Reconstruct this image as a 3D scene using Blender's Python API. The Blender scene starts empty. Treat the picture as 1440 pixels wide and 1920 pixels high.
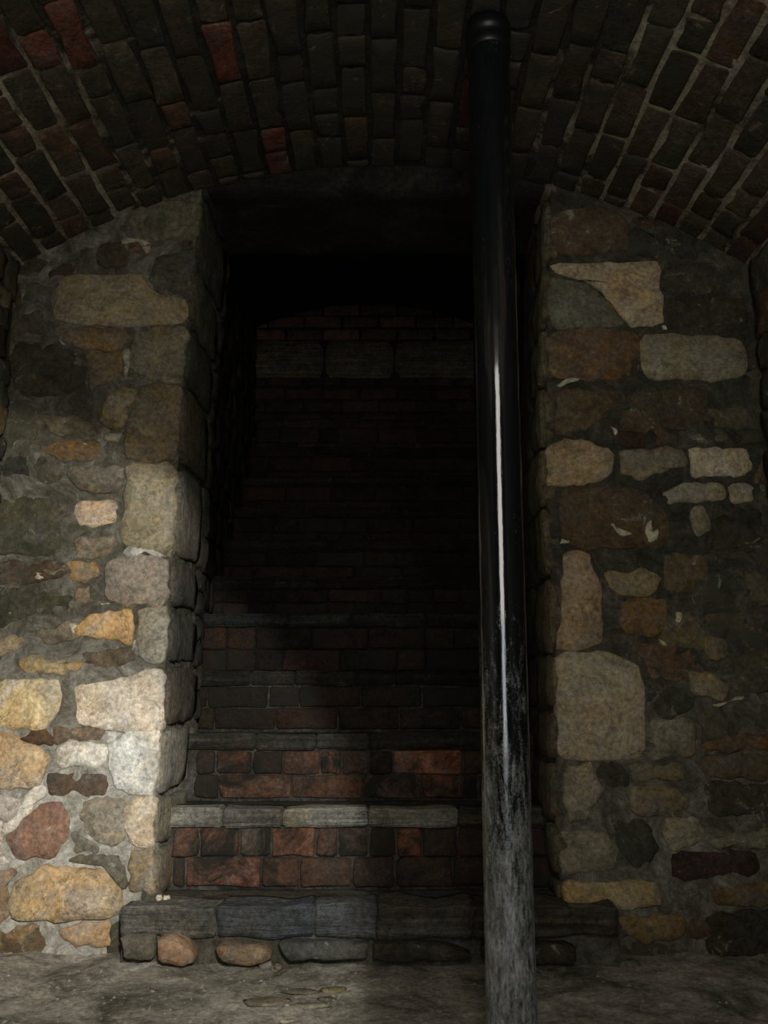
import bpy, random, math
from math import sin, cos, pi, atan, radians, sqrt
from mathutils import Vector, noise

S = bpy.context.scene
COL = S.collection
random.seed(11)

# ------------------------------------------------------------------ camera
F = 1700.0; PITCH = atan(320 / 1700)
cd = bpy.data.cameras.new('camera'); cam = bpy.data.objects.new('camera', cd); COL.objects.link(cam)
cd.sensor_fit = 'VERTICAL'; cd.sensor_height = 36; cd.sensor_width = 27; cd.lens = F / 1920 * 36
cd.clip_start = .02
cam.location = (0, 0, 0); cam.rotation_euler = (pi / 2 + PITCH, 0, 0)
S.camera = cam
# ------------------------------------------------------------------ light
w = bpy.data.worlds.new('world'); S.world = w; w.use_nodes = True
w.node_tree.nodes['Background'].inputs[0].default_value = (.5, .6, .8, 1)
w.node_tree.nodes['Background'].inputs[1].default_value = 0.0
S.view_settings.view_transform = 'Standard'; S.view_settings.look = 'None'
S.view_settings.gamma = 1; S.view_settings.use_curve_mapping = False
S.view_settings.exposure = 0.0

def lamp(name, kind, loc, aim, energy, color, **k):
    d = bpy.data.lights.new(name, kind); d.energy = energy; d.color = color
    for a, v in k.items(): setattr(d, a, v)
    o = bpy.data.objects.new(name, d); COL.objects.link(o); o.location = loc
    o.rotation_euler = (Vector(aim) - Vector(loc)).to_track_quat('-Z', 'Y').to_euler()
    return o
# daylight coming through the opening behind the camera
lamp('opening_daylight', 'AREA', (0.10, -.42, .98), (0.10, 2, .98), 16.0, (1, .97, .88), shape='RECTANGLE', size=.84, size_y=1.32)
lamp('opening_lower_daylight', 'AREA', (0.10, -.42, -.05), (0.10, 2, -.05), 4.5, (.93, .96, 1), shape='RECTANGLE', size=.60, size_y=.72)
# torch beam falling on the lower left of the wall and the floor
lamp('torch_beam', 'SPOT', (.25, -.35, .62), (-1.55, 2.8, -.60), 205.0, (1, .98, .93), spot_size=radians(47.5), spot_blend=.14, shadow_soft_size=.035)
lamp('torch_hotspot', 'SPOT', (.25, -.35, .62), (-.98, 2.8, -.42), 290.0, (1, .98, .96), spot_size=radians(19), spot_blend=1.0, shadow_soft_size=.03)

# ------------------------------------------------------------------ helpers
def at(px, py, Y):
    r = (px - 720) / F; u = (960 - py) / F
    dy = cos(PITCH) - u * sin(PITCH); dz = sin(PITCH) + u * cos(PITCH)
    t = Y / dy
    return r * t, dz * t
SAT = .76
def lin(c, k=1.0, sat=None):
    out = []
    g_ = (c[0] * .35 + c[1] * .5 + c[2] * .15); q_ = SAT if sat is None else sat
    if c[0] > 1.45 * c[1]: q_ *= .74          # brick reds
    c = [g_ + (v - g_) * q_ for v in c]
    for v in c:
        s = min(1, v / 255 * k)
        out.append(s / 12.92 if s <= .04045 else ((s + .055) / 1.055) ** 2.4)
    return out
def link(name, verts, faces, mat, parent=None, smooth=True):
    me = bpy.data.meshes.new(name); me.from_pydata([tuple(v) for v in verts], [], faces); me.update()
    if smooth: me.polygons.foreach_set('use_smooth', [True] * len(me.polygons))
    if mat: me.materials.append(mat)
    o = bpy.data.objects.new(name, me); COL.objects.link(o)
    if parent: o.parent = parent
    return o
def tag(o, label, cat, group=None, kind=None):
    o['label'] = label; o['category'] = cat
    if group: o['group'] = group
    if kind: o['kind'] = kind
    return o
def empty(name, loc=(0, 0, 0)):
    o = bpy.data.objects.new(name, None); COL.objects.link(o); o.location = loc; return o

# ------------------------------------------------------------------ materials
class NT:
    def __init__(s, name):
        s.m = bpy.data.materials.new(name); s.m.use_nodes = True; s.t = s.m.node_tree
        s.b = s.t.nodes['Principled BSDF']
        s.pos = s.t.nodes.new('ShaderNodeNewGeometry').outputs['Position']
    def n(s, typ, **k):
        x = s.t.nodes.new(typ)
        for a, v in k.items(): setattr(x, a, v)
        return x
    def l(s, a, b): s.t.links.new(a, b)
    def noise(s, scale, detail=5, rough=.6, vec=None, dist=0):
        x = s.n('ShaderNodeTexNoise'); x.inputs['Scale'].default_value = scale
        x.inputs['Detail'].default_value = detail; x.inputs['Roughness'].default_value = rough
        x.inputs['Distortion'].default_value = dist
        s.l(vec or s.pos, x.inputs['Vector']); return x.outputs['Fac']
    def ramp(s, fac, stops):
        x = s.n('ShaderNodeValToRGB'); e = x.color_ramp.elements
        while len(e) < len(stops): e.new(.5)
        for i, (p, c) in enumerate(stops):
            e[i].position = p; e[i].color = (*c, 1) if hasattr(c, '__len__') else (c, c, c, 1)
        s.l(fac, x.inputs[0]); return x.outputs[0]
    def mix(s, fac, a, b, mode='MIX'):
        x = s.n('ShaderNodeMix', data_type='RGBA', blend_type=mode)
        for sock, v in ((x.inputs[0], fac), (x.inputs[6], a), (x.inputs[7], b)):
            if hasattr(v, 'links'): s.l(v, sock)
            elif hasattr(v, '__len__'): sock.default_value = (*v, 1)
            else: sock.default_value = v
        return x.outputs[2]
    def math(s, op, a, b=0):
        x = s.n('ShaderNodeMath', operation=op)
        for sock, v in ((x.inputs[0], a), (x.inputs[1], b)):
            if hasattr(v, 'links'): s.l(v, sock)
            else: sock.default_value = v
        return x.outputs[0]
    def bump(s, h, strength, dist=.01, prev=None):
        x = s.n('ShaderNodeBump'); x.inputs['Strength'].default_value = strength
        x.inputs['Distance'].default_value = dist; s.l(h, x.inputs['Height'])
        if prev: s.l(prev, x.inputs['Normal'])
        return x.outputs[0]
    def scaled(s, v):
        x = s.n('ShaderNodeVectorMath', operation='MULTIPLY'); s.l(s.pos, x.inputs[0]); x.inputs[1].default_value = v
        return x.outputs[0]

def piece_material(name, grime_col, lime_col, lime_lo=.62, streak=None, grain=70, patchy=True, crown=False):
    """colour comes from each object's own colour; its alpha is how dirty the piece is"""
    m = NT(name)
    oi = m.n('ShaderNodeObjectInfo')
    big = m.noise(13, 8, .72, dist=.8); fine = m.noise(grain, 5, .7)
    tone = m.ramp(big, [(.28, .50), (.5, .95), (.72, 1.42)])
    c = m.mix(1, oi.outputs['Color'], tone, 'MULTIPLY')
    warm = m.ramp(m.noise(5.5, 4, .6, dist=.5), [(.40, (.97, 1.0, 1.0)), (.64, (1.08, .97, .82))])
    c = m.mix(1, c, warm, 'MULTIPLY')
    if patchy:
        bw = m.n('ShaderNodeRGBToBW'); m.l(c, bw.inputs[0])
        grey = m.mix(1, bw.outputs[0], (1.08, 1.0, .86), 'MULTIPLY')
        c = m.mix(m.ramp(m.noise(8, 7, .7, dist=1.2), [(.44, 0), (.62, .6)]), c, grey)
    spk = m.ramp(fine, [(.3, .52), (.7, 1.42)])
    c = m.mix(1, c, spk, 'MULTIPLY')
    g = m.noise(7, 7, .72, dist=.9)
    a = m.math('MULTIPLY', oi.outputs['Alpha'], 1.0)
    gm = m.math('ADD', g, m.math('SUBTRACT', a, .95))
    if crown:  # mixes in more of the dark tone along the crown
        sx = m.n('ShaderNodeSeparateXYZ'); m.l(m.pos, sx.inputs[0])
        ax = m.math('ABSOLUTE', m.math('SUBTRACT', sx.outputs['X'], .02))
        mr = m.n('ShaderNodeMapRange'); m.l(ax, mr.inputs[0])
        for i, v in ((1, .35), (2, .85), (3, .20), (4, .0)): mr.inputs[i].default_value = v
        gm = m.math('ADD', gm, mr.outputs[0])
    gm = m.ramp(gm, [(.0, 0), (.17, 1)])
    c = m.mix(gm, c, grime_col)
    ck = m.math('ABSOLUTE', m.math('SUBTRACT', m.noise(4.5, 6, .62, dist=1.6), .5))
    ck = m.ramp(ck, [(0, .55), (.012, 0)])
    c = m.mix(ck, c, grime_col)
    lm = m.ramp(m.noise(13, 8, .78, dist=1.3), [(lime_lo, 0), (lime_lo + .07, 1)])
    c = m.mix(m.math('MULTIPLY', lm, .6), c, lime_col)
    m.l(c, m.b.inputs['Base Color']); m.b.inputs['Roughness'].default_value = .93
    m.b.inputs['Specular IOR Level'].default_value = .18
    h = m.bump(m.noise(22, 7, .7, dist=.4), .8, .012)
    h = m.bump(fine, .55, .004, h)
    if streak:
        h = m.bump(m.noise(1.0, 6, .7, m.scaled(streak), .8), 1.0, .03, h)
    m.l(h, m.b.inputs['Normal'])
    return m.m
def ground_material(name, stops, scale=6, lime=None, lime_lo=.6, bump=1.0, crown=False):
    m = NT(name)
    f0_ = m.noise(scale, 8, .72, dist=.8)
    if crown:                                     # darker along the crown, paler to the sides
        sx = m.n('ShaderNodeSeparateXYZ'); m.l(m.pos, sx.inputs[0])
        ax = m.math('ABSOLUTE', m.math('SUBTRACT', sx.outputs['X'], -.06))
        mr = m.n('ShaderNodeMapRange'); m.l(ax, mr.inputs[0])
        for i, v in ((1, .30), (2, .95), (3, -.20), (4, .07)): mr.inputs[i].default_value = v
        f0_ = m.math('ADD', f0_, mr.outputs[0])
    c = m.ramp(f0_, stops)
    f = m.noise(75, 6, .75)
    c = m.mix(1, c, m.ramp(f, [(.28, .42), (.72, 1.55)]), 'MULTIPLY')
    if lime:
        lm = m.ramp(m.noise(13, 8, .78, dist=1.3), [(lime_lo, 0), (lime_lo + .05, 1)])
        c = m.mix(lm, c, lime)
    m.l(c, m.b.inputs['Base Color']); m.b.inputs['Roughness'].default_value = .96
    m.b.inputs['Specular IOR Level'].default_value = .15
    h = m.bump(m.noise(30, 8, .75, dist=.5), bump, .014); h = m.bump(f, .6, .005, h)
    m.l(h, m.b.inputs['Normal'])
    return m.m

M_STONE = piece_material('rubble_stone', (.075, .070, .050), (.46, .43, .34), .585)
M_JAMB = piece_material('tooled_jamb_stone', (.05, .045, .035), (.55, .52, .44), .62, streak=(55, 55, 5))
M_BRICK = piece_material('dark_brick', (.032, .029, .023), (.34, .31, .25), .70, grain=90)  # brick mixed with a near-black tone
M_VBRICK = piece_material('vault_brick', (.060, .053, .039), (.36, .31, .22), .60, grain=90, crown=True)
M_SLAB = piece_material('worn_step_slab', (.045, .044, .036), (.36, .36, .32), .62, streak=(3, 3, 40))
M_MORTAR = ground_material('lime_mortar', [(.30, (.04, .038, .026)), (.46, (.115, .105, .078)), (.60, (.19, .175, .135)), (.78, (.30, .28, .22))], 6, (.50, .47, .39), .655)
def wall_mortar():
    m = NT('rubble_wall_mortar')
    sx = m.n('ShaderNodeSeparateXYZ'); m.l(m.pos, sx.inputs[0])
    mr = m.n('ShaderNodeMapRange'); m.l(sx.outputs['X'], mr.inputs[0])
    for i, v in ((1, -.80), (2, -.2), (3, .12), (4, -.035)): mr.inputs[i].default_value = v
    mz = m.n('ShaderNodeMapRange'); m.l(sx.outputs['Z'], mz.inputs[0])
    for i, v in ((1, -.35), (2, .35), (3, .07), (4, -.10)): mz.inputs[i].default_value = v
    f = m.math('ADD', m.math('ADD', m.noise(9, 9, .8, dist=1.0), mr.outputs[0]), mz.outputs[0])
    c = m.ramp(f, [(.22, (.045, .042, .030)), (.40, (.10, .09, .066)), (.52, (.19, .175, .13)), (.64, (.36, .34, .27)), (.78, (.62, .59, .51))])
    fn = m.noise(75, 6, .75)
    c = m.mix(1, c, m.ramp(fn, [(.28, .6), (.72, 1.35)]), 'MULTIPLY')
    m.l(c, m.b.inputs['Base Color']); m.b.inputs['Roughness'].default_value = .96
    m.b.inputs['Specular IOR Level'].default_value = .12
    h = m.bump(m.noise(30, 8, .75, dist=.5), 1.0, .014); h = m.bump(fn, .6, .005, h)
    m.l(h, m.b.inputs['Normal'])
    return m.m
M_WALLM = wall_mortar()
M_VMORTAR = ground_material('vault_mortar', [(.28, (.035, .032, .024)), (.44, (.07, .062, .046)), (.54, (.42, .36, .26)), (.75, (.68, .60, .46))], 2.6, crown=True)
M_STEPM = ground_material('step_mortar', [(.3, (.035, .032, .025)), (.5, (.09, .083, .066)), (.7, (.20, .19, .155))], 9)
M_DARKM = ground_material('dark_mortar', [(.3, (.012, .011, .009)), (.55, (.035, .032, .026)), (.8, (.09, .085, .07))], 7)  # near-black mortar for the lintel, stair passage and upper steps
M_FLOOR = ground_material('dirt_floor', [(.30, (.09, .083, .062)), (.40, (.24, .222, .17)), (.50, (.46, .42, .335)), (.66, (.74, .68, .56))], 5.5, (.55, .52, .44), .70)
M_DEBRIS = ground_material('pale_debris', [(.3, (.30, .28, .22)), (.7, (.58, .55, .46))], 40)

# ------------------------------------------------------------------ pieces
class Frame:
    def __init__(s, O, U, V): s.O = Vector(O); s.U = Vector(U); s.V = Vector(V); s.N = s.U.cross(s.V).normalized()
    def p(s, u, v, h): return s.O + s.U * u + s.V * v + s.N * h
def resample(poly, n):
    for _ in range(1):
        q = []
        for i in range(len(poly)):
            a, b = poly[i], poly[(i + 1) % len(poly)]
            k = .12
            q += [(a[0] * (1 - k) + b[0] * k, a[1] * (1 - k) + b[1] * k), (a[0] * k + b[0] * (1 - k), a[1] * k + b[1] * (1 - k))]
        poly = q
    L = [0]
    for i in range(len(poly)):
        a, b = poly[i], poly[(i + 1) % len(poly)]; L.append(L[-1] + math.hypot(b[0] - a[0], b[1] - a[1]))
    out = []; j = 0
    for k in range(n):
        d = L[-1] * k / n
        while L[j + 1] < d: j += 1
        a, b = poly[j], poly[(j + 1) % len(poly)]; t = (d - L[j]) / max(1e-9, L[j + 1] - L[j])
        out.append((a[0] + (b[0] - a[0]) * t, a[1] + (b[1] - a[1]) * t))
    return out
def piece(name, fr, poly, col, mat, parent, proud=.012, depth=.03, n=20, jit=.004, dome=.004, dirt=.35, bevel=.006, k=1.0, fn=None):
    box_like = name == 'brick' and len(poly) == 8
    area = sum(poly[i][0] * poly[(i + 1) % len(poly)][1] - poly[(i + 1) % len(poly)][0] * poly[i][1] for i in range(len(poly)))
    if area < 0: poly = ([poly[0]] + poly[:0:-1])
    if box_like:
        pts = []
        for i in range(len(poly)):
            a, b, c_ = poly[i - 1], poly[i], poly[(i + 1) % len(poly)]
            if i % 2 == 0:
                for q_ in (a, c_):
                    d_ = math.hypot(q_[0] - b[0], q_[1] - b[1]) + 1e-9; t_ = min(.3, random.uniform(.003, .010) / d_)
                    pts.append((b[0] + (q_[0] - b[0]) * t_, b[1] + (q_[1] - b[1]) * t_))
            else: pts.append(b)
        n = len(pts)
    else: pts = resample(poly, n)
    cx = sum(p[0] for p in pts) / n; cy = sum(p[1] for p in pts) / n
    sd = random.uniform(0, 100)
    def nz(a, b, s=14): return noise.noise(Vector((a * s + sd, b * s, sd)))
    pts = [(x + jit * nz(x, y, 30) * 2, y + jit * nz(x + 9, y, 30) * 2) for x, y in pts]
    V = []
    rings = ((0, -depth), (0, proud * .35), (bevel, proud), (None, proud))
    tilt = (random.uniform(-1, 1) * dome, random.uniform(-1, 1) * dome)
    for ins, h in rings:
        for x, y in pts:
            dx, dy = cx - x, cy - y; d = math.hypot(dx, dy) + 1e-9
            q = .48 if ins is None else min(.4, ins / d)
            X, Y = x + dx * q, y + dy * q
            hh = h
            if h == proud: hh += dome * nz(X, Y) * 1.6 + (dome * .6 if ins is None else 0)
            V.append(fr.p(X, Y, hh))
    V.append(fr.p(cx, cy, proud + dome))
    if fn: V = [fn(v) for v in V]
    Fc = []
    for r in range(3):
        for i in range(n):
            a = r * n + i; b = r * n + (i + 1) % n
            Fc.append((a, b, b + n, a + n))
    for i in range(n): Fc.append((3 * n + i, 3 * n + (i + 1) % n, 4 * n))
    c0 = sum(V, Vector()) / len(V)
    o = link(name, [v - c0 for v in V], Fc, mat, parent)
    o.location = c0 - (parent.location if parent else Vector())
    o.color = (*lin(col, k), dirt)
    return o
def rect(u0, v0, u1, v1, j=0):
    r = lambda: random.uniform(-j, j)
    return [(u0 + r(), v0 + r()), ((u0 + u1) / 2, v0 + r()), (u1 + r(), v0 + r()), (u1 + r(), (v0 + v1) / 2), (u1 + r(), v1 + r()), ((u0 + u1) / 2, v1 + r()), (u0 + r(), v1 + r()), (u0 + r(), (v0 + v1) / 2)]
def inside(x, y, P):
    c = False
    for i in range(len(P)):
        x1, y1 = P[i]; x2, y2 = P[i - 1]
        if (y1 > y) != (y2 > y) and x < (x2 - x1) * (y - y1) / (y2 - y1) + x1: c = not c
    return c
def fill(fr, u0, u1, v0, v1, hmin, hmax, wmin, wmax, blocked, color, mat, parent, lim=None, gap=.006, n=20, name='stone', dirt=(.3, .6), proud=.004, jit=.014, dome=.005):
    v = v0
    while v < v1 - .03:
        h = random.uniform(hmin, hmax); h = min(h, v1 - v)
        u = u0 + random.uniform(-.1, 0)
        while u < u1 - .02:
            ww = random.uniform(wmin, wmax); a, b = max(u, u0), min(u + ww, u1); u += ww
            if b - a < .035: continue
            hh = h
            parts = [(v, v + h)]
            if h > .12 and random.random() < .25: parts = [(v, v + h * .5), (v + h * .5, v + h)]
            for c, d in parts:
                R = rect(a + gap / 2, c + gap / 2, b - gap / 2, d - gap / 2, jit)
                if lim and not lim((a + b) / 2, d): continue
                tst = [(a + (b - a) * i / 4, c + (d - c) * k / 4) for i in range(5) for k in range(5)]
                hit = [t for t in tst if any(inside(t[0], t[1], P) for P in blocked)]
                if len(hit) >= 10: continue
                piece(name, fr, R, color(a, c), mat, parent, proud=proud, n=n, jit=jit * .6, dome=dome, dirt=random.uniform(*dirt))
        v += h
def grid(name, f, nu, nv, mat, parent=None, closed=False):
    V = [f(i / nu, j / nv) for j in range(nv + 1) for i in range(nu + 1)]
    Fc = [(j * (nu + 1) + i, j * (nu + 1) + i + 1, (j + 1) * (nu + 1) + i + 1, (j + 1) * (nu + 1) + i) for j in range(nv) for i in range(nu)]
    return link(name, V, Fc, mat, parent)
def rough(v, amp, s=9):
    n1 = noise.noise(Vector(v) * s); n2 = noise.noise(Vector(v) * s * 3.1 + Vector((7, 3, 1)))
    return amp * (n1 + .5 * n2)
def interp(T, x):
    if x <= T[0][0]: return T[0][1]
    for (a, b), (c, d) in zip(T, T[1:]):
        if x <= c: return b + (d - b) * (x - a) / (c - a)
    return T[-1][1]

# ------------------------------------------------------------------ dimensions (metres, eye at 0)
YW = 2.80; FLOOR = -.77; HW = 1.21
SPR = 1.354; CROWN = 1.722; RISE = CROWN - SPR; RV = (HW * HW + RISE * RISE) / (2 * RISE); ZC = CROWN - RV
HEAD = 1.635
JL = [(-.8, -.664), (-.61, -.664), (-.342, -.677), (-.111, -.662), (.292, -.660), (.63, -.650), (.984, -.647), (1.241, -.631), (1.545, -.612), (1.8, -.60)]
JR = [(-.8, .525), (-.639, .519), (-.40, .505), (-.188, .515), (.292, .524), (.63, .506), (1.13, .528), (1.545, .554), (1.8, .56)]
vz = lambda x: ZC + sqrt(max(0, RV * RV - x * x))

# ------------------------------------------------------------------ setting: floor
def ff(u, v):
    x = -1.35 + 2.7 * u; y = -.6 + 3.9 * v
    z = FLOOR + rough((x, y, 0), .010, 4) + rough((x, y, 3), .006, 18)
    if y > 2.3: z += .012 * max(0, (-x - .3)) * (y - 2.3) * 2
    return (x, y, z)
floor = grid('floor', ff, 200, 260, M_FLOOR)
tag(floor, 'uneven trodden dirt floor with pale grit in front of the steps', 'floor', kind='structure')

# ------------------------------------------------------------------ setting: facing wall with the doorway
def pier(side):
    J = JL if side < 0 else JR; s = side
    xo = s * (HW + .12)
    def f(u, v):
        z = -.85 + (1.80 + .85) * v; xj = interp(J, z) + s * .006
        # outline: front from outside to the jamb, then back along the reveal
        if u < .7: x = xo + (xj - xo) * (u / .7); y = YW
        else: x = xj; y = YW + .52 * ((u - .7) / .3)
        a = rough((x, y, z), .0042, 7) + .0055 * noise.noise(Vector((x, y, z)) * 34) - .004
        return (x + (a * s if u > .7 else 0), y + (a if u <= .7 else 0), z)
    V = []; nu, nv = 110, 240
    return f, nu, nv
wall_V = []; wall_F = []
for s in (-1, 1):
    f, nu, nv = pier(s); o = len(wall_V)
    for j in range(nv + 1):
        for i in range(nu + 1): wall_V.append(f(i / nu, j / nv))
        z = -.85 + 2.65 * j / nv
        wall_V.append((s * (HW + .12), YW + .52, z))
    w_ = nu + 2
    for j in range(nv):
        for i in range(w_):
            a = o + j * w_ + i; b = o + j * w_ + (i + 1) % w_
            wall_F.append((a, b, b + w_, a + w_) if s < 0 else (b, a, a + w_, b + w_))
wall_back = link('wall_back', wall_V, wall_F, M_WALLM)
tag(wall_back, 'rough rubble stone wall with a doorway opening onto rising steps', 'wall', kind='structure')
FW = Frame((0, YW, 0), (1, 0, 0), (0, 0, 1))     # N = U x V = -Y

def P(ox, oy, sc, pts):           # points of an enlarged crop -> wall plane
    return [at(ox + x / sc, oy + y / sc, YW) for x, y in pts]
traced = []
def T(ox, oy, pts, col, k, dirt=.3, proud=.016, dome=.006, sc=3):
    p = P(ox, oy, sc, pts); traced.append((p, col, k, dirt, proud, dome))
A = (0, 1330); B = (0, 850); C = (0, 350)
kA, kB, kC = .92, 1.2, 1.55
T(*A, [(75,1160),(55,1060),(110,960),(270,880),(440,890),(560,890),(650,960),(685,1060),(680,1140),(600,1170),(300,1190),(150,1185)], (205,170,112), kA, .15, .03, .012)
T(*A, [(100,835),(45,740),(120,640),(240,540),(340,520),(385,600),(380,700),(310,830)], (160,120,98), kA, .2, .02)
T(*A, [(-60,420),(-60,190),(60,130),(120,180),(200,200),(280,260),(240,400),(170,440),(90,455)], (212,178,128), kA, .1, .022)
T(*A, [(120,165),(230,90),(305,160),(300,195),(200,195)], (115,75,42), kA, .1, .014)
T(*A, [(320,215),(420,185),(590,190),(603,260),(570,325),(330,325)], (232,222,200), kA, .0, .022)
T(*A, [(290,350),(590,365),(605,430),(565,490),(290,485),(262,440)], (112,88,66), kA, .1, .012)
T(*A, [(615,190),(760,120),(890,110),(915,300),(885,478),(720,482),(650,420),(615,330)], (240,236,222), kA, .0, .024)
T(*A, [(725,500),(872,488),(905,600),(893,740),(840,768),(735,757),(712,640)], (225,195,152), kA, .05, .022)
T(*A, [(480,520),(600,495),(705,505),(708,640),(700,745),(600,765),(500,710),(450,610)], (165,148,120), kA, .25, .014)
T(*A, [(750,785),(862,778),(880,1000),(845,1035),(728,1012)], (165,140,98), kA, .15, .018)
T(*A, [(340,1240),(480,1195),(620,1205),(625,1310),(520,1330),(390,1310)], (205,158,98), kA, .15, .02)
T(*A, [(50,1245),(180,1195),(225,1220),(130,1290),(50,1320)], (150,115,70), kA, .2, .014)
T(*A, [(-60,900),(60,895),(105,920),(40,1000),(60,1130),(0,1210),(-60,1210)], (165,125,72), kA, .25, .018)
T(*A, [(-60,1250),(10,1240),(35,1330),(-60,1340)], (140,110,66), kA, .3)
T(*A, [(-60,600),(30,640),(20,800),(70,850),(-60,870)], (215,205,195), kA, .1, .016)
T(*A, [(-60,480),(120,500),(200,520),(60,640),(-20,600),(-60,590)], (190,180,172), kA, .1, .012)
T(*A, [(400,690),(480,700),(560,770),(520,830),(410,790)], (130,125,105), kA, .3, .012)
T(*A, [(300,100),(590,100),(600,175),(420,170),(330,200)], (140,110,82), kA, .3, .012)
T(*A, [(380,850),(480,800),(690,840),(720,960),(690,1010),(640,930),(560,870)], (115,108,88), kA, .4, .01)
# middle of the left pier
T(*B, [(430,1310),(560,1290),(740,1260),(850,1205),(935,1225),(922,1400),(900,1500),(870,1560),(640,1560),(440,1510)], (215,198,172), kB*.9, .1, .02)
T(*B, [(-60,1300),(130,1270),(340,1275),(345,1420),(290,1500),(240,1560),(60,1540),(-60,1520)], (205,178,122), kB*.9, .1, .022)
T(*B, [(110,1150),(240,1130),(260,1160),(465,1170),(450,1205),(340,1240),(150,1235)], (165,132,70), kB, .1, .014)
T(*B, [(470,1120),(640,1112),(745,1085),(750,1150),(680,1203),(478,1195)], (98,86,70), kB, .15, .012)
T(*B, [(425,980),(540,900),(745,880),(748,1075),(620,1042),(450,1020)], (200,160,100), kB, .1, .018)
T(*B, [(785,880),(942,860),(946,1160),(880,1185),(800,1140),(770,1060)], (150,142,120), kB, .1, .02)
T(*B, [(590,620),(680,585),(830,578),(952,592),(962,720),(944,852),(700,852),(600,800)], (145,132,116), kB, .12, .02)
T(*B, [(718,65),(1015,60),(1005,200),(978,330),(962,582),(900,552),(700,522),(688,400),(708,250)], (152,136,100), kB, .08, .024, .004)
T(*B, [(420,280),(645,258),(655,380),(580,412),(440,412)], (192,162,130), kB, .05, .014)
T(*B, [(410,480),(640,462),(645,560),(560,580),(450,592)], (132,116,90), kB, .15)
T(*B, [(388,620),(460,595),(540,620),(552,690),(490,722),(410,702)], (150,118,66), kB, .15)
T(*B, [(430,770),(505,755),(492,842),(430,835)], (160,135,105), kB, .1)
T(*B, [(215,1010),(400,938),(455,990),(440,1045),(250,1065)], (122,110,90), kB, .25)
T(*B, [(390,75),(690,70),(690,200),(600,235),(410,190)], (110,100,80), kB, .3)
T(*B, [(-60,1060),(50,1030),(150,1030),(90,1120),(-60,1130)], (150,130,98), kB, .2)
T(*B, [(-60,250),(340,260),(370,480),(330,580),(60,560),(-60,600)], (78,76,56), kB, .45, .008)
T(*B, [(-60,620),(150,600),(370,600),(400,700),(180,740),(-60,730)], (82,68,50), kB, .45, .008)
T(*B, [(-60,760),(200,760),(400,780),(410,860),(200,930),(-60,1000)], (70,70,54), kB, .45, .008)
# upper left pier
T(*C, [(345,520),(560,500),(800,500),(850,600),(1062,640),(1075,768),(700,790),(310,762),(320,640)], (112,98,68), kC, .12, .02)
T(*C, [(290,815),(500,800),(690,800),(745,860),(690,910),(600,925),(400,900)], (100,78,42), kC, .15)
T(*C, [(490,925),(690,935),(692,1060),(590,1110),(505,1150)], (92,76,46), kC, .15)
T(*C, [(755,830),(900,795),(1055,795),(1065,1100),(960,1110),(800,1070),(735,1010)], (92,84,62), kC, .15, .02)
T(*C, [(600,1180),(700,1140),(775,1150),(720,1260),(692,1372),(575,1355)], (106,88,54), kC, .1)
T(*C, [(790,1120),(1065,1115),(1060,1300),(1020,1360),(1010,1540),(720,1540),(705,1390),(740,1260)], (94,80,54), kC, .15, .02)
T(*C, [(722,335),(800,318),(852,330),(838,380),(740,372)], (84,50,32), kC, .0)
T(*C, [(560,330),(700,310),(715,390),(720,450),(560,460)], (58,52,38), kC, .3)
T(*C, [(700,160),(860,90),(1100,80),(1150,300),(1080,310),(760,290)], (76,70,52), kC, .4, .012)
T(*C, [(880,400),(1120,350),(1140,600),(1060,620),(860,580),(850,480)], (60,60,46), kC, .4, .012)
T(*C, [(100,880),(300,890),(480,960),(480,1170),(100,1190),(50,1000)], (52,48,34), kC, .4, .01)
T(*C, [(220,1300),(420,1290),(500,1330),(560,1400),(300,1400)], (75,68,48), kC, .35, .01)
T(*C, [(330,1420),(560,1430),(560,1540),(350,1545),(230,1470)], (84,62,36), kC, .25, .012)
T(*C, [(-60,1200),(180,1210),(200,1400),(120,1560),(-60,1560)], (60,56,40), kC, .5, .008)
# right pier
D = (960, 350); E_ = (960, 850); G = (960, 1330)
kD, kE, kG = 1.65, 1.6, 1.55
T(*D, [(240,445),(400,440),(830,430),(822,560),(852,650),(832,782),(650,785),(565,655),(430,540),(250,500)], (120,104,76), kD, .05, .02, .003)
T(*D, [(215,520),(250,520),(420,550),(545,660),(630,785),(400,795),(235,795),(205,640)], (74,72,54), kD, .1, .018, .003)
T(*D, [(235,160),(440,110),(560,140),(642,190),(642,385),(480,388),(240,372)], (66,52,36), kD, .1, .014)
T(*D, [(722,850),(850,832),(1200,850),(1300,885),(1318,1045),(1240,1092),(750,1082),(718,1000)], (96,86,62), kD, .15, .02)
T(*D, [(232,830),(400,800),(550,792),(712,840),(718,1055),(600,1082),(232,1085)], (80,58,32), kD, .1, .016)
T(*D, [(255,1150),(560,1130),(600,1200),(400,1380),(240,1405)], (66,54,34), kD, .25, .012)
T(*D, [(640,1140),(1090,1130),(1110,1350),(640,1385),(600,1290)], (58,48,32), kD, .3, .01)
T(*D, [(860,450),(1120,430),(1140,600),(870,600),(835,560)], (46,44,32), kD, .4, .01)
T(*D, [(870,640),(1290,620),(1320,780),(860,800)], (44,42,30), kD, .4, .01)
T(*D, [(660,230),(880,290),(1100,370),(1090,410),(660,390)], (40,38,30), kD, .45, .008)
T(*E_, [(185,-40),(300,-75),(450,-60),(565,0),(545,110),(500,165),(200,185),(165,100)], (116,98,68), kE, .05, .02)
T(*E_, [(610,-20),(930,-25),(985,60),(850,105),(720,145),(620,100)], (92,82,56), kE, .15)
T(*E_, [(1000,-30),(1300,-20),(1345,60),(1290,132),(1008,132)], (130,114,84), kE, .0, .02)
T(*E_, [(845,235),(950,170),(1190,162),(1188,272),(870,295)], (102,94,66), kE, .05)
T(*E_, [(1203,170),(1350,190),(1352,260),(1225,292)], (112,100,72), kE, .0)
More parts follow.
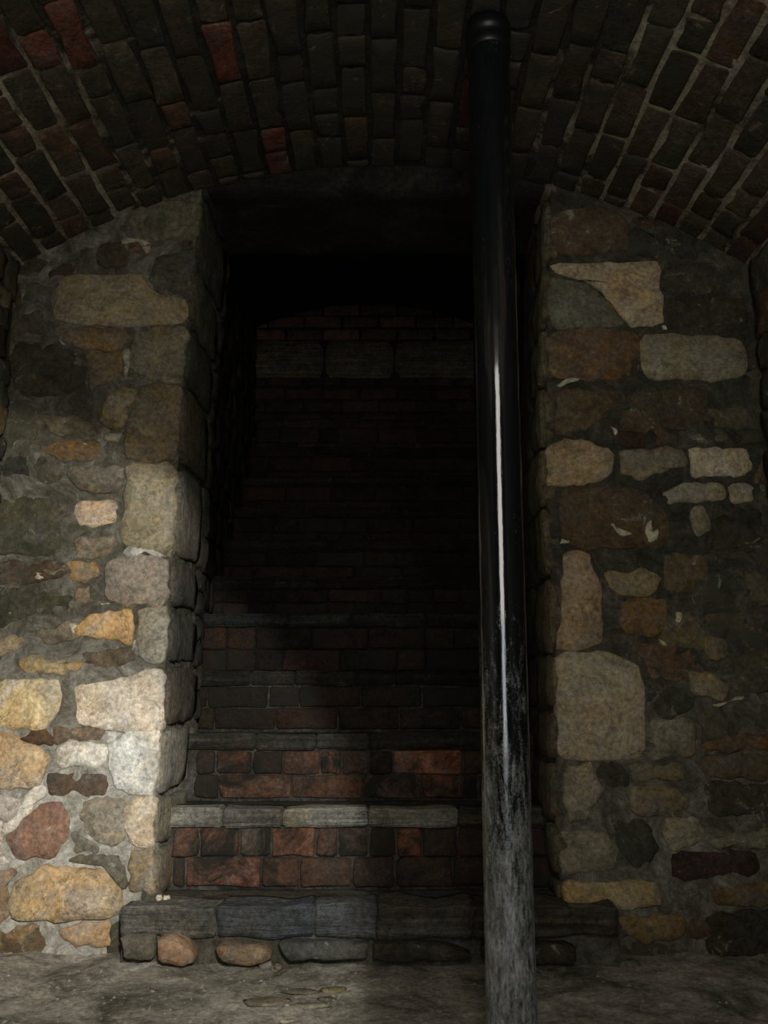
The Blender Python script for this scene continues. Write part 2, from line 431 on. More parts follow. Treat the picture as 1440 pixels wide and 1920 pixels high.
T(*E_, [(260,205),(480,190),(700,192),(870,335),(885,520),(620,540),(280,520)], (66,52,34), kE, .1, .014)
T(*E_, [(278,560),(420,550),(485,740),(515,1060),(360,1105),(275,1112),(292,850)], (112,92,64), kE, .05, .02)
T(*E_, [(530,665),(780,650),(835,700),(800,782),(620,802),(555,760)], (98,84,54), kE, .1)
T(*E_, [(605,822),(850,802),(872,1000),(740,1032),(612,1000)], (84,62,32), kE, .1)
T(*E_, [(1000,320),(1090,310),(1110,420),(1050,470),(1000,420)], (94,86,66), kE, .1)
T(*E_, [(860,560),(1080,570),(1100,740),(870,800),(845,680)], (72,60,36), kE, .3, .01)
T(*E_, [(1080,1040),(1200,1040),(1220,1150),(1100,1160)], (82,72,46), kE, .25)
T(*E_, [(1000,1240),(1100,1230),(1220,1310),(1170,1400),(1010,1350)], (96,84,54), kE, .2)
T(*E_, [(760,1290),(1010,1290),(1020,1430),(880,1500),(760,1440)], (48,48,38), kE, .45, .01)
T(*E_, [(1230,1150),(1440,1080),(1500,1200),(1500,1350),(1250,1330)], (58,54,38), kE, .45, .01)
T(*E_, [(1110,330),(1390,300),(1410,560),(1120,560)], (40,38,26), kE, .5, .008)
T(*G, [(265,-315),(490,-320),(590,-300),(715,-240),(740,0),(750,265),(500,280),(290,275),(262,0)], (122,110,84), kG, .08, .022, .004)
T(*G, [(765,60),(1020,60),(1030,260),(770,275)], (88,84,62), kG, .25, .012)
T(*G, [(295,330),(450,300),(515,480),(400,620),(300,640)], (104,94,68), kG, .15, .018)
T(*G, [(295,690),(500,680),(590,780),(560,900),(305,920)], (98,90,66), kG, .2, .018)
T(*G, [(310,965),(820,965),(828,1095),(620,1120),(350,1132),(305,1060)], (122,102,60), kG, .0, .022, .004)
T(*G, [(585,1160),(940,1150),(975,1290),(720,1305),(600,1220)], (96,74,36), kG, .05, .016)
T(*G, [(640,450),(860,430),(985,500),(960,560),(720,610),(660,540)], (92,82,58), kG, .25)
T(*G, [(860,600),(1010,590),(1080,720),(900,800),(850,700)], (106,98,74), kG, .15)
T(*G, [(650,300),(980,310),(950,400),(680,400)], (86,78,56), kG, .25)
T(*G, [(1080,190),(1240,140),(1500,150),(1500,235),(1110,240)], (80,58,32), kG, .05)
T(*G, [(1060,260),(1500,240),(1500,400),(1080,380)], (70,62,42), kG, .3)
T(*G, [(1090,400),(1500,420),(1500,580),(1110,600)], (50,46,32), kG, .35, .01)
T(*G, [(1100,720),(1500,660),(1500,720),(1380,790),(1120,780)], (86,80,58), kG, .2)
T(*G, [(900,800),(1340,790),(1380,930),(900,950)], (56,36,28), kG, .25, .012)
T(*G, [(1120,1000),(1340,980),(1500,980),(1500,1100),(1150,1100)], (78,62,38), kG, .25)
T(*G, [(1090,1130),(1500,1130),(1500,1380),(1110,1380)], (44,40,28), kG, .4, .01)
T(*G, [(500,280),(640,300),(650,420),(540,480),(470,360)], (50,46,34), kG, .35, .008)
T(*G, [(560,620),(760,630),(820,780),(700,910),(590,770)], (50,50,38), kG, .35, .01)

def snap(p, side):
    """keep pieces on the wall: never past the jamb, whose line the corner stones follow"""
    out = []
    for x, z in p:
        j = interp(JL if side < 0 else JR, z)
        if side < 0: x = j - .001 if x > j - .022 else x
        else: x = j + .001 if x < j + .022 else x
        out.append((x, z))
    return out
blocked = []
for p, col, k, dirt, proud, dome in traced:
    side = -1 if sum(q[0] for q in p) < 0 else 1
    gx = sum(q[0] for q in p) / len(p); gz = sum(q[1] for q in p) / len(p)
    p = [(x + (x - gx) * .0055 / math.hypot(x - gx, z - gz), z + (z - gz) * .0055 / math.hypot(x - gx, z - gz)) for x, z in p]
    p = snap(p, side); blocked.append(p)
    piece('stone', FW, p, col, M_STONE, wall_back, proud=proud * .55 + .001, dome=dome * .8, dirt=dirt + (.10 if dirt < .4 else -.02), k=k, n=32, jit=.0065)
def lime(pts, col=(205, 200, 180), k=1.2):
    p = [at(x, y, YW) for x, y in pts]
    piece('lime_patch', FW, p, col, M_STONE, wall_back, proud=.011, depth=.02, dome=.002, dirt=.34, k=k, n=30, jit=.007, bevel=.002)
for q in ([(1131,962),(1140,966),(1146,980),(1155,990),(1175,998),(1186,1005),(1182,1010),(1166,1007),(1150,996),(1138,988),(1128,975)],
          [(1212,985),(1224,975),(1222,1000),(1236,990),(1230,1012),(1214,1025),(1208,1010)],
          [(1044,722),(1060,715),(1085,716),(1080,722),(1062,724),(1056,732)], [(1047,1010),(1066,1012),(1068,1020),(1046,1021)],
          [(1232,1198),(1250,1201),(1254,1210),(1240,1206)], [(1265,1150),(1276,1152),(1276,1170),(1268,1166)],
          [(1238,614),(1250,613),(1250,619),(1238,620)], [(1145,800),(1153,802),(1155,818),(1146,815)],
          [(1330,1321),(1360,1313),(1390,1303),(1393,1308),(1364,1318),(1335,1326)]):
    lime(q, (170, 160, 130), 1.25)
for q in ([(233,655),(246,655),(246,690),(238,712),(232,690)], [(192,815),(210,812),(232,818),(225,828),(205,826)], [(150,828),(172,838),(160,840)],
          [(108,638),(122,642),(132,652),(122,652)], [(225,448),(245,446),(278,452),(286,470),(276,478),(280,462),(248,456),(230,458)]):
    lime(q, (150, 142, 120), 1.2)
for q in ([(190,1127),(200,1132),(204,1138),(192,1134)], [(248,1205),(256,1202),(257,1215),(247,1220)], [(68,1075),(84,1074),(84,1084),(70,1086)],
          [(232,1036),(245,1026),(270,1022),(298,1030),(316,1042),(290,1042),(262,1038),(240,1046)], [(133,1170),(145,1165),(153,1180),(145,1192),(133,1185)],
          [(200,1372),(218,1368),(218,1392),(210,1398),(202,1392)], [(60,1475),(86,1468),(88,1490),(60,1520),(20,1560),(0,1575),(0,1560),(30,1530)]):
    lime(q, (215, 210, 195), 1.0)
def dimcol(a, c):
    g = random.uniform(.75, 1.25)
    base = random.choice([(105, 96, 70), (92, 86, 64), (110, 88, 58), (84, 84, 66), (98, 72, 48)])
    return [v * g for v in base]
fill(FW, -1.22, -.655, FLOOR - .02, 1.75, .07, .13, .08, .20, blocked, dimcol, M_STONE, wall_back, lim=lambda x, z: z < vz(x) + .02, dirt=(.35, .6))
fill(FW, .54, 1.22, FLOOR - .03, 1.75, .06, .12, .08, .20, blocked, dimcol, M_STONE, wall_back, lim=lambda x, z: z < vz(x) + .02, dirt=(.35, .62))
# lintel over the doorway, in line with the vault's crown
def box(x0, y0, z0, x1, y1, z1, amp=.004, s=9, seg=(1, 1, 1)):
    V, Fc = [], []
    def face(f, nu, nv):
        o = len(V)
        for j in range(nv + 1):
            for i in range(nu + 1):
                p = Vector(f(i / nu, j / nv)); q = p * s
                V.append(p + Vector((noise.noise(q), noise.noise(q + Vector((5, 0, 0))), noise.noise(q + Vector((0, 9, 0))))) * amp)
        for j in range(nv):
            for i in range(nu): a = o + j * (nu + 1) + i; Fc.append((a, a + 1, a + nu + 2, a + nu + 1))
    a, b, c = seg; L = lambda p, q, t: p + (q - p) * t
    face(lambda u, v: (L(x0, x1, u), y0, L(z0, z1, v)), a, c)
    face(lambda u, v: (L(x1, x0, u), y1, L(z0, z1, v)), a, c)
    face(lambda u, v: (L(x0, x1, u), L(y0, y1, v), z1), a, b)
    face(lambda u, v: (L(x0, x1, u), L(y1, y0, v), z0), a, b)
    face(lambda u, v: (x0, L(y1, y0, u), L(z0, z1, v)), b, c)
    face(lambda u, v: (x1, L(y0, y1, u), L(z0, z1, v)), b, c)
    return V, Fc
def boxo(name, dims, mat, parent=None, col=None, dirt=.3, k=1, amp=.004, seg=(1, 1, 1), bevel=.004):
    V, Fc = box(*dims, amp=amp, seg=seg)
    c0 = sum(V, Vector()) / len(V)
    o = link(name, [v - c0 for v in V], Fc, mat, parent, smooth=False)
    import bmesh
    bm = bmesh.new(); bm.from_mesh(o.data); bmesh.ops.remove_doubles(bm, verts=bm.verts, dist=.0004)
    if bevel:
        ed = [e for e in bm.edges if len(e.link_faces) == 2 and e.calc_face_angle(0) > .9]
        bmesh.ops.bevel(bm, geom=ed, offset=bevel, segments=2, affect='EDGES')
    for f in bm.faces: f.smooth = True
    bm.to_mesh(o.data); bm.free()
    o.location = c0 - (parent.location if parent else Vector())
    if col: o.color = (*lin(col, k), dirt)
    return o
boxo('lintel', (-.72, YW + .004, HEAD, .68, YW + .52, CROWN + .06), M_DARKM, wall_back, (70, 62, 46), .5, 1.2, .012, (24, 8, 3))

# reveal stones (sides of the jambs)
def reveal(side):
    J = JL if side < 0 else JR
    def mk(poly, col, k, dirt, proud=.008):
        # poly in (y, z); piece built flat then moved onto the jamb line
        fr = Frame((0, 0, 0), (0, 1, 0), (0, 0, 1)) if side < 0 else Frame((0, 0, 0), (0, -1, 0), (0, 0, 1))
        q = poly if side < 0 else [(-y, z) for y, z in poly]
        fn = lambda v: Vector((v.x + interp(J, v.z) - side * .001, v.y, v.z))
        piece('stone', fr, q, col, M_JAMB, wall_back, proud=proud, dome=.006, dirt=dirt, k=k, n=20, jit=.006, fn=fn)
    return mk
mk = reveal(-1)
zs = [at(0, y, YW)[1] for y in (1690, 1590, 1495, 1365, 1243, 1138, 1040, 866, 720, 612, 500, 370, 330)]
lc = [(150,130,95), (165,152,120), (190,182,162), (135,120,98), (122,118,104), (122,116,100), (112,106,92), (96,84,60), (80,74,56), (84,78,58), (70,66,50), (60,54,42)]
for i, c in enumerate(lc):
    a, b = zs[i] + .005, zs[i + 1] - .005
    m_ = YW + random.uniform(.33, .44)
    k = 1.0 if i < 6 else 1.35
    mk([(YW - .004, a), (m_ - .01, a + .01), (m_, (a + b) / 2), (m_ - .03, b - .01), (YW - .004, b)], c, k, .2, .01)
    h = (a + b) / 2 + random.uniform(-.03, .03)
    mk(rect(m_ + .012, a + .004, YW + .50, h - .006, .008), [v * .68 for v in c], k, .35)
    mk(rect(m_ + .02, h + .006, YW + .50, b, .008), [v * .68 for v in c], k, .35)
mk = reveal(1)
zr = [at(0, y, YW)[1] for y in (1690, 1650, 1545, 1430, 1330, 1225, 1080, 950, 835, 720, 612, 495, 370, 330)]
for i in range(len(zr) - 1):
    a, b = zr[i] + .004, zr[i + 1] - .004
    m_ = YW + random.uniform(.16, .3)
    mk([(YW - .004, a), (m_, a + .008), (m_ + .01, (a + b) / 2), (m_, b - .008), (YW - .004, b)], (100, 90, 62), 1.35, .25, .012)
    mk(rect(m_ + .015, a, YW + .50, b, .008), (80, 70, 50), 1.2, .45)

# ------------------------------------------------------------------ setting: side walls of the vaulted room
for s, nm in ((-1, 'wall_left'), (1, 'wall_right')):
    def f(u, v, s=s):
        y = (-.6 + 3.45 * u) if s < 0 else (2.85 - 3.45 * u); z = -.85 + (SPR + .10 + .85) * v
        return (s * (HW + .004) + rough((0, y, z), .008, 8), y, z)
    o = grid(nm, f, 60, 40, M_MORTAR)
    tag(o, ('left' if s < 0 else 'right') + ' side wall of rough stone below the brick vault', 'wall', kind='structure')
    fr = Frame((s * HW, 0, 0), (0, 1, 0) if s < 0 else (0, -1, 0), (0, 0, 1))
    a, b = (1.5, 2.78) if s < 0 else (-2.78, -1.5)
    fill(fr, a, b, FLOOR - .02, SPR, .09, .15, .14, .30, [], dimcol, M_STONE, o, dirt=(.35, .65), proud=.012)
# wall behind the camera with the lit opening
V, Fc = [], []
for d in ((-1.3, -.62, -.85, -.33, -.50, 1.75), (.53, -.62, -.85, 1.3, -.50, 1.75), (-.33, -.62, -.85, .53, -.50, -.42), (-.33, -.62, 1.65, .53, -.50, 1.80)):
    v, f_ = box(*d, amp=.006, seg=(8, 1, 20)); o = len(V); V += v; Fc += [tuple(i + o for i in q) for q in f_]
wf = link('wall_front', V, Fc, M_MORTAR)
tag(wf, 'stone wall behind the viewer with a tall opening letting daylight in', 'wall', kind='structure')

# ------------------------------------------------------------------ setting: brick barrel vault
AM = math.asin(HW / RV) + .035
def vf(u, v):
    t = -AM + 2 * AM * u; y = -.62 + 3.50 * v
    r = RV + .0015 + rough((t * RV, y, 0), .0035, 12)
    return (sin(t) * r, y, ZC + cos(t) * r)
ceiling = grid('ceiling', vf, 150, 180, M_VMORTAR)
ceiling.data.flip_normals()
so = ceiling.modifiers.new('thickness', 'SOLIDIFY'); so.thickness = .12; so.offset = -1
tag(ceiling, 'dark brick barrel vault with pale mortar joints over the room', 'ceiling', kind='structure')
CW = .0862; BL = .232
ncourse = int(2 * AM * RV / CW)
nb = 0
Y0 = 1.50
for i in range(ncourse):
    tm = -AM + (i + .5) * 2 * AM / ncourse
    off = random.uniform(0, BL); y = Y0 + (off - BL)
    N = Vector((-sin(tm), 0, -cos(tm))); O = Vector((sin(tm) * RV, 0, ZC + cos(tm) * RV))
    Uv = Vector((0, 1, 0)); Vv = N.cross(Uv)     # U x V = N
    fr = Frame(O, Uv, Vv)
    if fr.N.dot(N) < 0: fr = Frame(O, Uv, -Vv)
    while y < YW:
        L_ = BL if random.random() < .7 else BL * .52
        a, b = max(y, Y0 - .1), min(y + L_, YW + .01); y += L_
        if b - a < .04: continue
        q = random.random()
        col = (138, 60, 42) if q < .07 else (104, 76, 54) if q < .30 else (88, 76, 56) if q < .65 else (82, 75, 56)
        g = random.uniform(.8, 1.15); h_ = CW / 2 - .0075
        piece('brick', fr, rect(a + .005, -h_, b - .005, h_, .0035), [c * g for c in col], M_VBRICK, ceiling, proud=.0035 + random.uniform(-.003, .003), depth=.012, n=12, jit=.005, dome=.002, dirt=random.uniform(.3, .6) if q >= .07 else .15, bevel=.005)
        nb += 1
print('vault bricks', nb)

# ------------------------------------------------------------------ stair passage
for s, nm in ((-1, 'wall_stair_left'), (1, 'wall_stair_right')):
    X0, X1 = (-.73, -.79) if s < 0 else (.575, .60)
    def f(u, v, s=s, X0=X0, X1=X1):
        y = YW + .5 + 2.1 * u if s < 0 else YW + 2.6 - 2.1 * u; z = -.7 + 3.3 * v
        t = (y - YW - .5) / 2.1
        return (X0 + (X1 - X0) * t + rough((0, y, z), .012, 6), y, z)
    o = grid(nm, f, 50, 70, M_DARKM)
    tag(o, ('left' if s < 0 else 'right') + ' dark wall of the stair passage behind the doorway', 'wall', kind='structure')
    XM = (X0 + X1) / 2
    fr = Frame((XM - s * .004, 0, 0), (0, 1, 0) if s < 0 else (0, -1, 0), (0, 0, 1))
    fn = lambda v, X0=X0, X1=X1, XM=XM: Vector((v.x - XM + X0 + (X1 - X0) * (v.y - YW - .5) / 2.1, v.y, v.z))
    v = -.5
    while v < 2.3:
        h = random.uniform(.10, .17); y = YW + .52
        while y < 5.2:
            w2 = random.uniform(.16, .34); a, b = y, min(y + w2, 5.25); y += w2
            zb = -.62 + (y - 2.9) * .9; zt = HEAD + (y - 3.3) * .40 - .05
            if b - a < .06 or v + h < zb - .15 or v + h > zt: continue
            uu = (a + .008, b - .008) if s < 0 else (-b + .008, -a - .008)
            g = random.uniform(.7, 1.1)
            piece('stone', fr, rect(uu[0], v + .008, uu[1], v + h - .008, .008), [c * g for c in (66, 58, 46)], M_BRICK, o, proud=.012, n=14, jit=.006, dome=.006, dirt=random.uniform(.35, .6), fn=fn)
        v += h
def cf(u, v):
    x = -.85 + 1.52 * u; y = YW + .50 + 2.1 * v
    sag = .19 * (1 - ((x + .09) / .76) ** 2) * min(1, v * 1.6)
    z = HEAD + .02 + .47 * v + sag
    return (x, y, z + rough((x, y, 0), .008, 9))
cs = grid('ceiling_stair', cf, 30, 50, M_DARKM)
so = cs.modifiers.new('thickness', 'SOLIDIFY'); so.thickness = .1; so.offset = 1
tag(cs, 'dark rising ceiling over the stair passage', 'ceiling', kind='structure')
# end wall: brick, a pale stone band and bricks above it
YE = 5.20
ew = grid('wall_stair_end', lambda u, v: (-.9 + 1.6 * u, YE + .012 + rough((u * 1.6, 0, v * 2), .006, 9), 1.0 + 1.7 * v), 30, 30, M_DARKM)
tag(ew, 'brick wall closing the top of the stairs above a pale stone band', 'wall', kind='structure')
FE = Frame((0, YE, 0), (1, 0, 0), (0, 0, 1))
x = -.80
for a, b in ((-.80, -.36), (-.355, .06), (.065, .60)):
    piece('stone_band', FE, rect(a + .003, 1.795, b - .003, 2.025, .004), (104, 96, 70), M_SLAB, ew, proud=.03, n=20, dirt=.10, k=1.25, dome=.003)
z = 1.50; r_ = 0
while z < 2.62:
    if 1.74 < z < 2.03: z = 2.036
    x = -.82 - (r_ % 2) * .11
    while x < .6:
        a, b = x, x + .225; x = b
        q = random.random(); col = (92, 66, 48) if q < .5 else (74, 58, 44)
        piece('brick', FE, rect(a + .006, z + .004, b - .006, z + .070, .003), [v_ * (.72 if z < 1.78 else 1.25) for v_ in col], M_BRICK, ew, proud=.008 + random.uniform(-.003, .004), n=12, jit=.003, dome=.002, dirt=random.uniform(.15, .4), bevel=.005, k=1.15)
    z += .0795; r_ += 1

# ------------------------------------------------------------------ the staircase
stairs = empty('staircase', (0, 2.7, FLOOR))
tag(stairs, 'steep worn flight of brick steps with stone edges rising through the doorway', 'stairs')
NY = [1700, 1517, 1376, 1258, 1150, 1080, 1012, 950, 893, 838, 785]
YN = [2.69] + [2.92 + .235 * i for i in range(10)]
ZN = [at(480, y, Y)[1] for y, Y in zip(NY, YN)]
XA, XB = -.735, .60
def row(step, Y, z0, z1, edges, cols, mat=M_BRICK, k=1.0, dirt=.2, name='brick', proud=.006):
    fr = Frame((0, Y, 0), (1, 0, 0), (0, 0, 1))
    for (a, b), c in zip(edges, cols):
        piece(name, fr, rect(a + .004, z0, b - .004, z1, .0025), c, mat, step, proud=proud + random.uniform(-.003, .003), depth=.02, n=14, jit=.003, dome=.0025, dirt=dirt if not isinstance(dirt, tuple) else random.uniform(*dirt), bevel=.006, k=k)
def auto(a0, a1, L=.225, j=.04):
    e = []; x = a0 - random.uniform(0, L)
    while x < a1:
        w2 = L if random.random() < .65 else L * .5
        a, b = max(x, a0), min(x + w2, a1); x += w2
        if b - a > .03: e.append((a, b))
    return e
traced_rows = {  # right-hand bricks are coloured darker for the shade outside the beam
 1: ([(322,372,(158,88,56)),(374,447,(170,86,56)),(449,507,(122,108,90)),(509,590,(170,92,60)),(592,632,(116,82,66)),(634,690,(110,78,62)),(692,741,(74,54,40)),(743,792,(205,92,48)),(794,858,(82,60,44)),(860,925,(92,66,46)),(927,990,(84,50,38)),(992,1050,(90,54,42))],
     [(322,346,(80,66,54)),(348,488,(175,92,60)),(490,560,(112,78,62)),(562,660,(104,74,58)),(662,740,(90,62,48)),(742,850,(110,66,42)),(852,950,(88,62,46)),(952,1050,(96,52,40))]),
 2: ([(366,402,(84,64,48)),(404,472,(124,70,42)),(474,530,(84,62,46)),(532,600,(130,70,42)),(602,640,(170,84,46)),(642,690,(104,70,50)),(692,736,(60,46,36)),(738,868,(200,100,48)),(870,950,(98,60,42)),(952,1040,(96,52,40))],
     [(362,408,(76,60,44)),(410,545,(165,88,42)),(547,680,(126,70,40)),(682,790,(176,86,42)),(792,897,(165,80,42)),(899,1040,(104,60,42))]),
}
for i in range(0, len(ZN)):
    Y, z = YN[i], ZN[i]
    zb = FLOOR - .05 if i == 0 else ZN[i - 1] - .03
    a, b = (-.735, .66) if i == 0 else (XA, XB)
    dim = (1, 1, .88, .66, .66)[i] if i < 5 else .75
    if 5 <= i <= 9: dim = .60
    ye = (YN[i + 1] if i + 1 < len(YN) else YE) + .06
    step = boxo('step', (a, Y + .02, zb, b, ye, z - .008), (M_STEPM if i < 4 else M_DARKM) if i else M_MORTAR, stairs, amp=.006, seg=(24, 4, 4), bevel=0)
    if i == 0:
        fr = Frame((0, Y + .01, 0), (1, 0, 0), (0, 0, 1))
        xs = [a, -.46, -.20, -.015, .25, b]
        cc = [(104, 102, 94), (86, 92, 96), (92, 96, 96), (96, 90, 78), (84, 74, 58), (52, 47, 34), (46, 42, 32)]  # right end coloured darker to stand for the shadow beyond the beam
        for (p, q), c in zip(zip(xs, xs[1:]), cc):
            boxo('edge_slab', (p + .002, Y, z - .082, q - .002, Y + .125 + random.uniform(0, .02), z + .001 + random.uniform(-.004, .004)), M_SLAB, stairs, c, .3, 1.12, .017, (16, 6, 5), .004)
            sl = COL.objects[-1]; mw = sl.location.copy(); sl.parent = step; sl.location = mw - step.location
        continue
    # stone edge slabs
    xs = {1: [at(v, 1530, Y)[0] for v in (318, 415, 530, 690, 860)], 2: [at(v, 1390, Y)[0] for v in (360, 480, 592, 690)], 3: [at(v, 1270, Y)[0] for v in (400, 470, 553, 665, 740)], 4: [at(v, 1160, Y)[0] for v in (430, 540, 655, 800)]}.get(i, [XA, random.uniform(-.4, -.2), random.uniform(0, .2)])
    xs = [XA] + [v for v in xs[1:]] + [XB]
    for j, (p, q) in enumerate(zip(xs, xs[1:])):
        c = {1: [(150,146,130), (122,122,115), (160,156,142), (150,146,130), (90,84,68), (66,60,46)], 2: [(88,84,72), (96,92,80), (98,93,80), (72,66,54), (66,60,48)], 3: [(90, 88, 78), (100, 96, 84), (94, 88, 76), (78, 72, 60), (66, 60, 48)], 4: [(92, 96, 88), (100, 102, 92), (88, 86, 76), (80, 74, 62), (70, 66, 54)]}.get(i, [(84, 80, 68), (78, 74, 62), (72, 68, 56)])[j]  # shade on the right of the lower steps is put into the slab colours
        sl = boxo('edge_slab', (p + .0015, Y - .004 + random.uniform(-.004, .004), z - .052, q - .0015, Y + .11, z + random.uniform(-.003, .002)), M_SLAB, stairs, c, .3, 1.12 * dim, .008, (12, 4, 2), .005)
        mw = sl.location.copy(); sl.parent = step; sl.location = mw - step.location
    # brick courses of the riser
    zt = z - .056; zl = ZN[i - 1] + .002
    hh = zt - zl; nrow = 2 if hh > .115 else 1
    for r in range(nrow):
        c1 = zt - r * hh / nrow - .003; c0 = zt - (r + 1) * hh / nrow + .004
        if i in traced_rows:
            tr = traced_rows[i][r]; yy = {(1, 0): 1580, (1, 1): 1635, (2, 0): 1432, (2, 1): 1480}[(i, r)]
            e = [(at(p, yy, Y)[0], at(q, yy, Y)[0]) for p, q, c in tr]; cols = [c for p, q, c in tr]
            kk = 1.0
        else:
            e = auto(XA, XB)
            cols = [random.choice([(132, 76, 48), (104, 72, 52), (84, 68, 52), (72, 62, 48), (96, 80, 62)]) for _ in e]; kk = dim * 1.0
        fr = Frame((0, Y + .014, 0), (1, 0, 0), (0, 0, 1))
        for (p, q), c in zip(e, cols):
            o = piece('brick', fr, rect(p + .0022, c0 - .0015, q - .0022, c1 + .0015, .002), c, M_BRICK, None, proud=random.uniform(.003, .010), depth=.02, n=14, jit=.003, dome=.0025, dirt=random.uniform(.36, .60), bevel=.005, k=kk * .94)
            mw = o.location.copy(); o.parent = step; o.location = mw - step.location - stairs.location
# stones at the foot of the threshold step
f0 = Frame((0, 2.665, 0), (1, 0, 0), (0, 0, 1))
def foot(pts, col, k=1.0, proud=.02, dirt=.1):
    piece('foot_stone', f0, [at(x, y, 2.665) for x, y in pts], col, M_STONE, stairs, proud=proud, depth=.04, dome=.008, n=18, dirt=dirt, k=k)
foot([(298,1755), (325,1750), (350,1762), (372,1800), (340,1812), (298,1800)], (165, 132, 102))
foot([(405,1770), (450,1772), (500,1774), (515,1795), (470,1812), (415,1800)], (150, 122, 92))
foot([(228,1752), (290,1752), (292,1800), (232,1800)], (100, 98, 86), proud=.004, dirt=.3)
foot([(520,1765), (600,1768), (690,1768), (690,1800), (530,1800)], (82, 84, 78), proud=.004, dirt=.3)
foot([(700,1768), (850,1770), (900,1800), (700,1802)], (74, 66, 50), proud=.004, dirt=.35)
foot([(905,1770), (1080,1772), (1080,1806), (905,1804)], (68, 58, 42), proud=.004, dirt=.35)

# ------------------------------------------------------------------ the black iron pole
PX, PY, PR = .272, 2.10, .0545
m = NT('worn_black_paint')
z = m.n('ShaderNodeSeparateXYZ'); m.l(m.pos, z.inputs[0])
low = m.n('ShaderNodeMapRange'); m.l(z.outputs['Z'], low.inputs[0])
low.inputs[1].default_value = .35; low.inputs[2].default_value = -.55; low.inputs[3].default_value = -.15; low.inputs[4].default_value = .17
scuff = m.noise(1.0, 8, .8, m.scaled((38, 38, 9)), .6)
speck = m.noise(170, 4, .7)
mask = m.ramp(m.math('ADD', m.math('ADD', scuff, m.math('MULTIPLY', m.math('SUBTRACT', speck, .5), .35)), low.outputs[0]), [(.48, 0), (.74, 1)])
gv = m.ramp(m.noise(1.0, 6, .8, m.scaled((90, 90, 26)), .3), [(.36, (.035, .037, .036)), (.62, (.46, .47, .45))])
c = m.mix(m.math("MULTIPLY", mask, 1.0), (.005, .007, .008), gv)
m.l(c, m.b.inputs['Base Color'])
rg = m.n('ShaderNodeMapRange'); m.l(mask, rg.inputs[0]); rg.inputs[3].default_value = .10; rg.inputs[4].default_value = .55
m.l(rg.outputs[0], m.b.inputs['Roughness'])
m.b.inputs['IOR'].default_value = 1.9
m.l(m.bump(m.noise(1.0, 5, .6, m.scaled((60, 60, 5)), .2), .12, .004), m.b.inputs['Normal'])
M_POLE = m.m
mi = NT('dull_black_iron'); mi.b.inputs['Base Color'].default_value = (.006, .007, .008, 1); mi.b.inputs['Roughness'].default_value = .42; M_IRON = mi.m
pole = empty('iron_pole', (PX, PY, FLOOR))
tag(pole, 'glossy black round iron pole, scuffed grey near its foot, standing before the doorway', 'pole')
def lathe(name, prof, mat, parent, seg=72):
    V = []; Fc = []
    for r, z_ in prof:
        for i in range(seg): t = 2 * pi * i / seg; V.append((r * cos(t), r * sin(t), z_))
    n = len(prof)
    for j in range(n - 1):
        for i in range(seg):
            a = j * seg + i; b = j * seg + (i + 1) % seg; Fc.append((a, b, b + seg, a + seg))
    Fc.append(tuple(range(seg))[::-1]); Fc.append(tuple((n - 1) * seg + i for i in range(seg)))
    o = link(name, V, Fc, mat, parent)
    return o
top = vz(PX) - FLOOR - .012
pr = [(PR, .0)]
k_ = 60
for i in range(1, k_ + 1): pr.append((PR + .0004 * sin(i * 2.1), (top - .0) * i / k_))
lathe('shaft', pr, M_POLE, pole)
lathe('collar', [(PR + .001, top - .085), (PR + .003, top - .083), (PR + .0035, top - .06), (PR + .001, top - .056), (PR + .001, top - .04), (PR + .004, top - .037), (PR + .005, top - .016), (PR + .001, top - .012), (PR + .0008, top)], M_IRON, pole)
lathe('base_flange', [(PR + .001, -.01), (PR + .05, -.01), (PR + .05, .010), (PR + .045, .014), (PR + .012, .016), (PR + .008, .03), (PR + .001, .034)], M_POLE, pole)

# ------------------------------------------------------------------ loose bits on the floor
def floor_pt(px, py):
    u = (960 - py) / F; dy = cos(PITCH) - u * sin(PITCH); dz = sin(PITCH) + u * cos(PITCH)
    t = FLOOR / dz
    return (px - 720) / F * t, dy * t
def chip(name, px, py, sx, sy, h, col, label, cat, group=None, zoff=0, rot=0, k=1, z=None, Y=None):
    x, y = floor_pt(px, py)
    if Y is not None: x = at(px, py, Y)[0]; y = Y
    zz = ff((x + 1.35) / 2.7, (y + .6) / 3.9)[2] if z is None else z
    n = 9; V = []; Fc = []; sd = random.uniform(0, 50)
    for kx, hh in ((.86, -.001), (1.0, h * .45), (.72, h)):
        for i in range(n):
            t = 2 * pi * i / n + rot; r = kx * (1 + .35 * noise.noise(Vector((cos(t) * 2 + sd, sin(t) * 2, sd))))
            V.append((cos(t) * r * sx, sin(t) * r * sy, hh * (1 + .3 * noise.noise(Vector((i * 3.3, sd, 0))))))
    V.append((0, 0, h * 1.05))
    for j in range(2):
        for i in range(n): a = j * n + i; b = j * n + (i + 1) % n; Fc.append((a, b, b + n, a + n))
    for i in range(n): Fc.append((2 * n + i, 2 * n + (i + 1) % n, 3 * n))
    Fc.append(tuple(range(n))[::-1])
    o = link(name, V, Fc, M_STONE); o.location = (x, y, zz + zoff); o.color = (*lin(col, k), .05)
    tag(o, label, cat, group)
    return o
chip('stone_flake', 345, 1805, .042, .016, .012, (150, 142, 118), 'long pale stone flake lying at the foot of the threshold step', 'stone')
chip('white_chip', 391, 1800, .012, .007, .008, (225, 222, 205), 'small bright white chip beside the long pale flake', 'chip')
chip('grey_pebble', 499, 1812, .021, .022, .020, (135, 134, 120), 'rounded grey pebble on the floor near the orange brick end', 'stone')
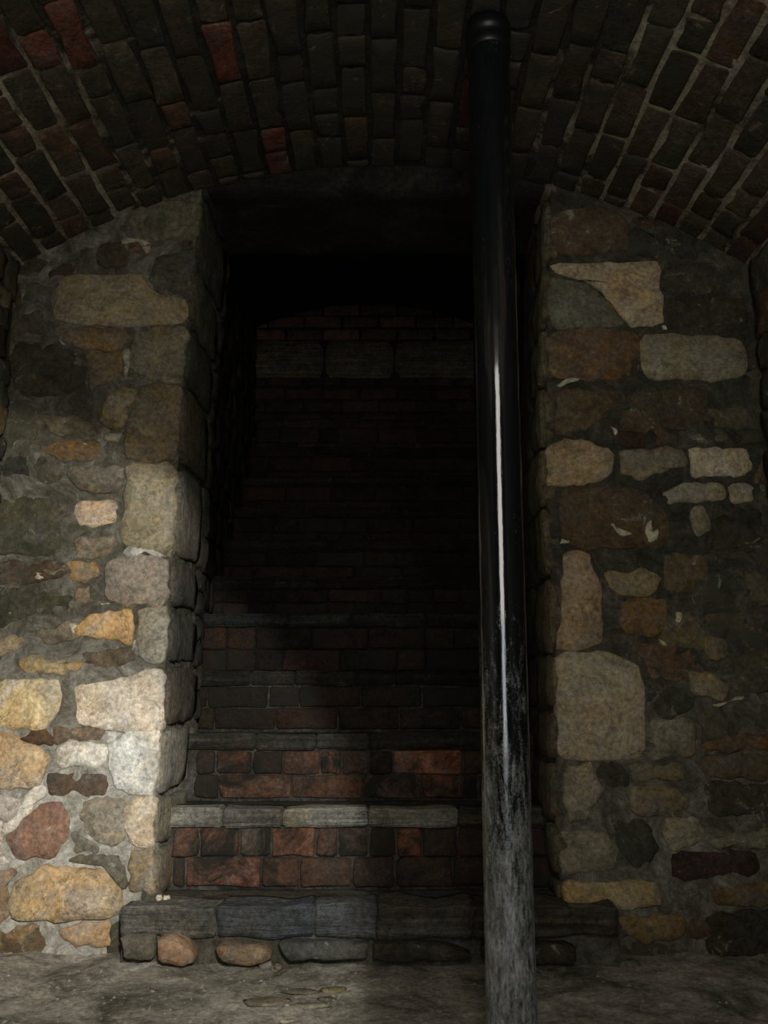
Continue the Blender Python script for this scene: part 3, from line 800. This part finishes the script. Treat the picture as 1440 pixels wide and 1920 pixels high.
chip('brown_pebble', 522, 1812, .014, .012, .013, (135, 118, 98), 'small brown pebble just right of the rounded grey pebble', 'stone')
chip('pale_pebble', 298, 1680, .012, .009, .016, (205, 198, 178), 'pale pebble on the threshold step against the left jamb, left of a pair', 'stone', z=ZN[0], Y=2.76)
chip('pale_pebble', 312, 1681, .011, .009, .014, (205, 198, 178), 'pale pebble on the threshold step against the left jamb, right of a pair', 'stone', z=ZN[0], Y=2.76)
flakes = [(500, 1880, .075, .035, (150, 138, 108), 'large tan plaster flake on the floor left of the pole, broadest of the scatter'),
          (565, 1861, .055, .018, (128, 118, 92), 'narrow brownish plaster flake behind the broadest tan flake'),
          (625, 1857, .035, .022, (150, 142, 100), 'yellowish plaster flake furthest right in the scatter'),
          (575, 1888, .060, .014, (158, 150, 120), 'long thin pale plaster flake in the middle of the scatter'),
          (612, 1877, .028, .012, (118, 108, 84), 'small dull plaster flake between the thin and yellowish flakes'),
          (540, 1910, .022, .007, (190, 180, 150), 'small curled cream flake at the bottom edge of the picture')]
for x, y, a, b, c, lb in flakes:
    chip('plaster_flake', x, y, a, b, .006, c, lb, 'flake', 'plaster flakes scattered on the floor', k=.95)
# grit: too many and too small to count
V = []; Fc = []
for _ in range(1500):
    x = random.uniform(-1.15, 1.1); y = random.uniform(1.7, 2.66)
    if x > -.05 and random.random() < .6 or math.hypot(x - .272, y - 2.1) < .13: continue
    z_ = ff((x + 1.35) / 2.7, (y + .6) / 3.9)[2]
    r = min(.0095, .0016 + abs(random.gauss(0, .0022))); o = len(V)
    V += [(x + r * cos(t) * random.uniform(.7, 1.3), y + r * sin(t), z_) for t in (0, 1.57, 3.14, 4.71)] + [(x, y, z_ + r * .9)]
    Fc += [(o, o + 1, o + 4), (o + 1, o + 2, o + 4), (o + 2, o + 3, o + 4), (o + 3, o, o + 4)]
g = link('floor_grit', V, Fc, M_DEBRIS, smooth=False)
tag(g, 'pale grit and crumbs of mortar strewn over the dirt floor', 'grit', kind='stuff')
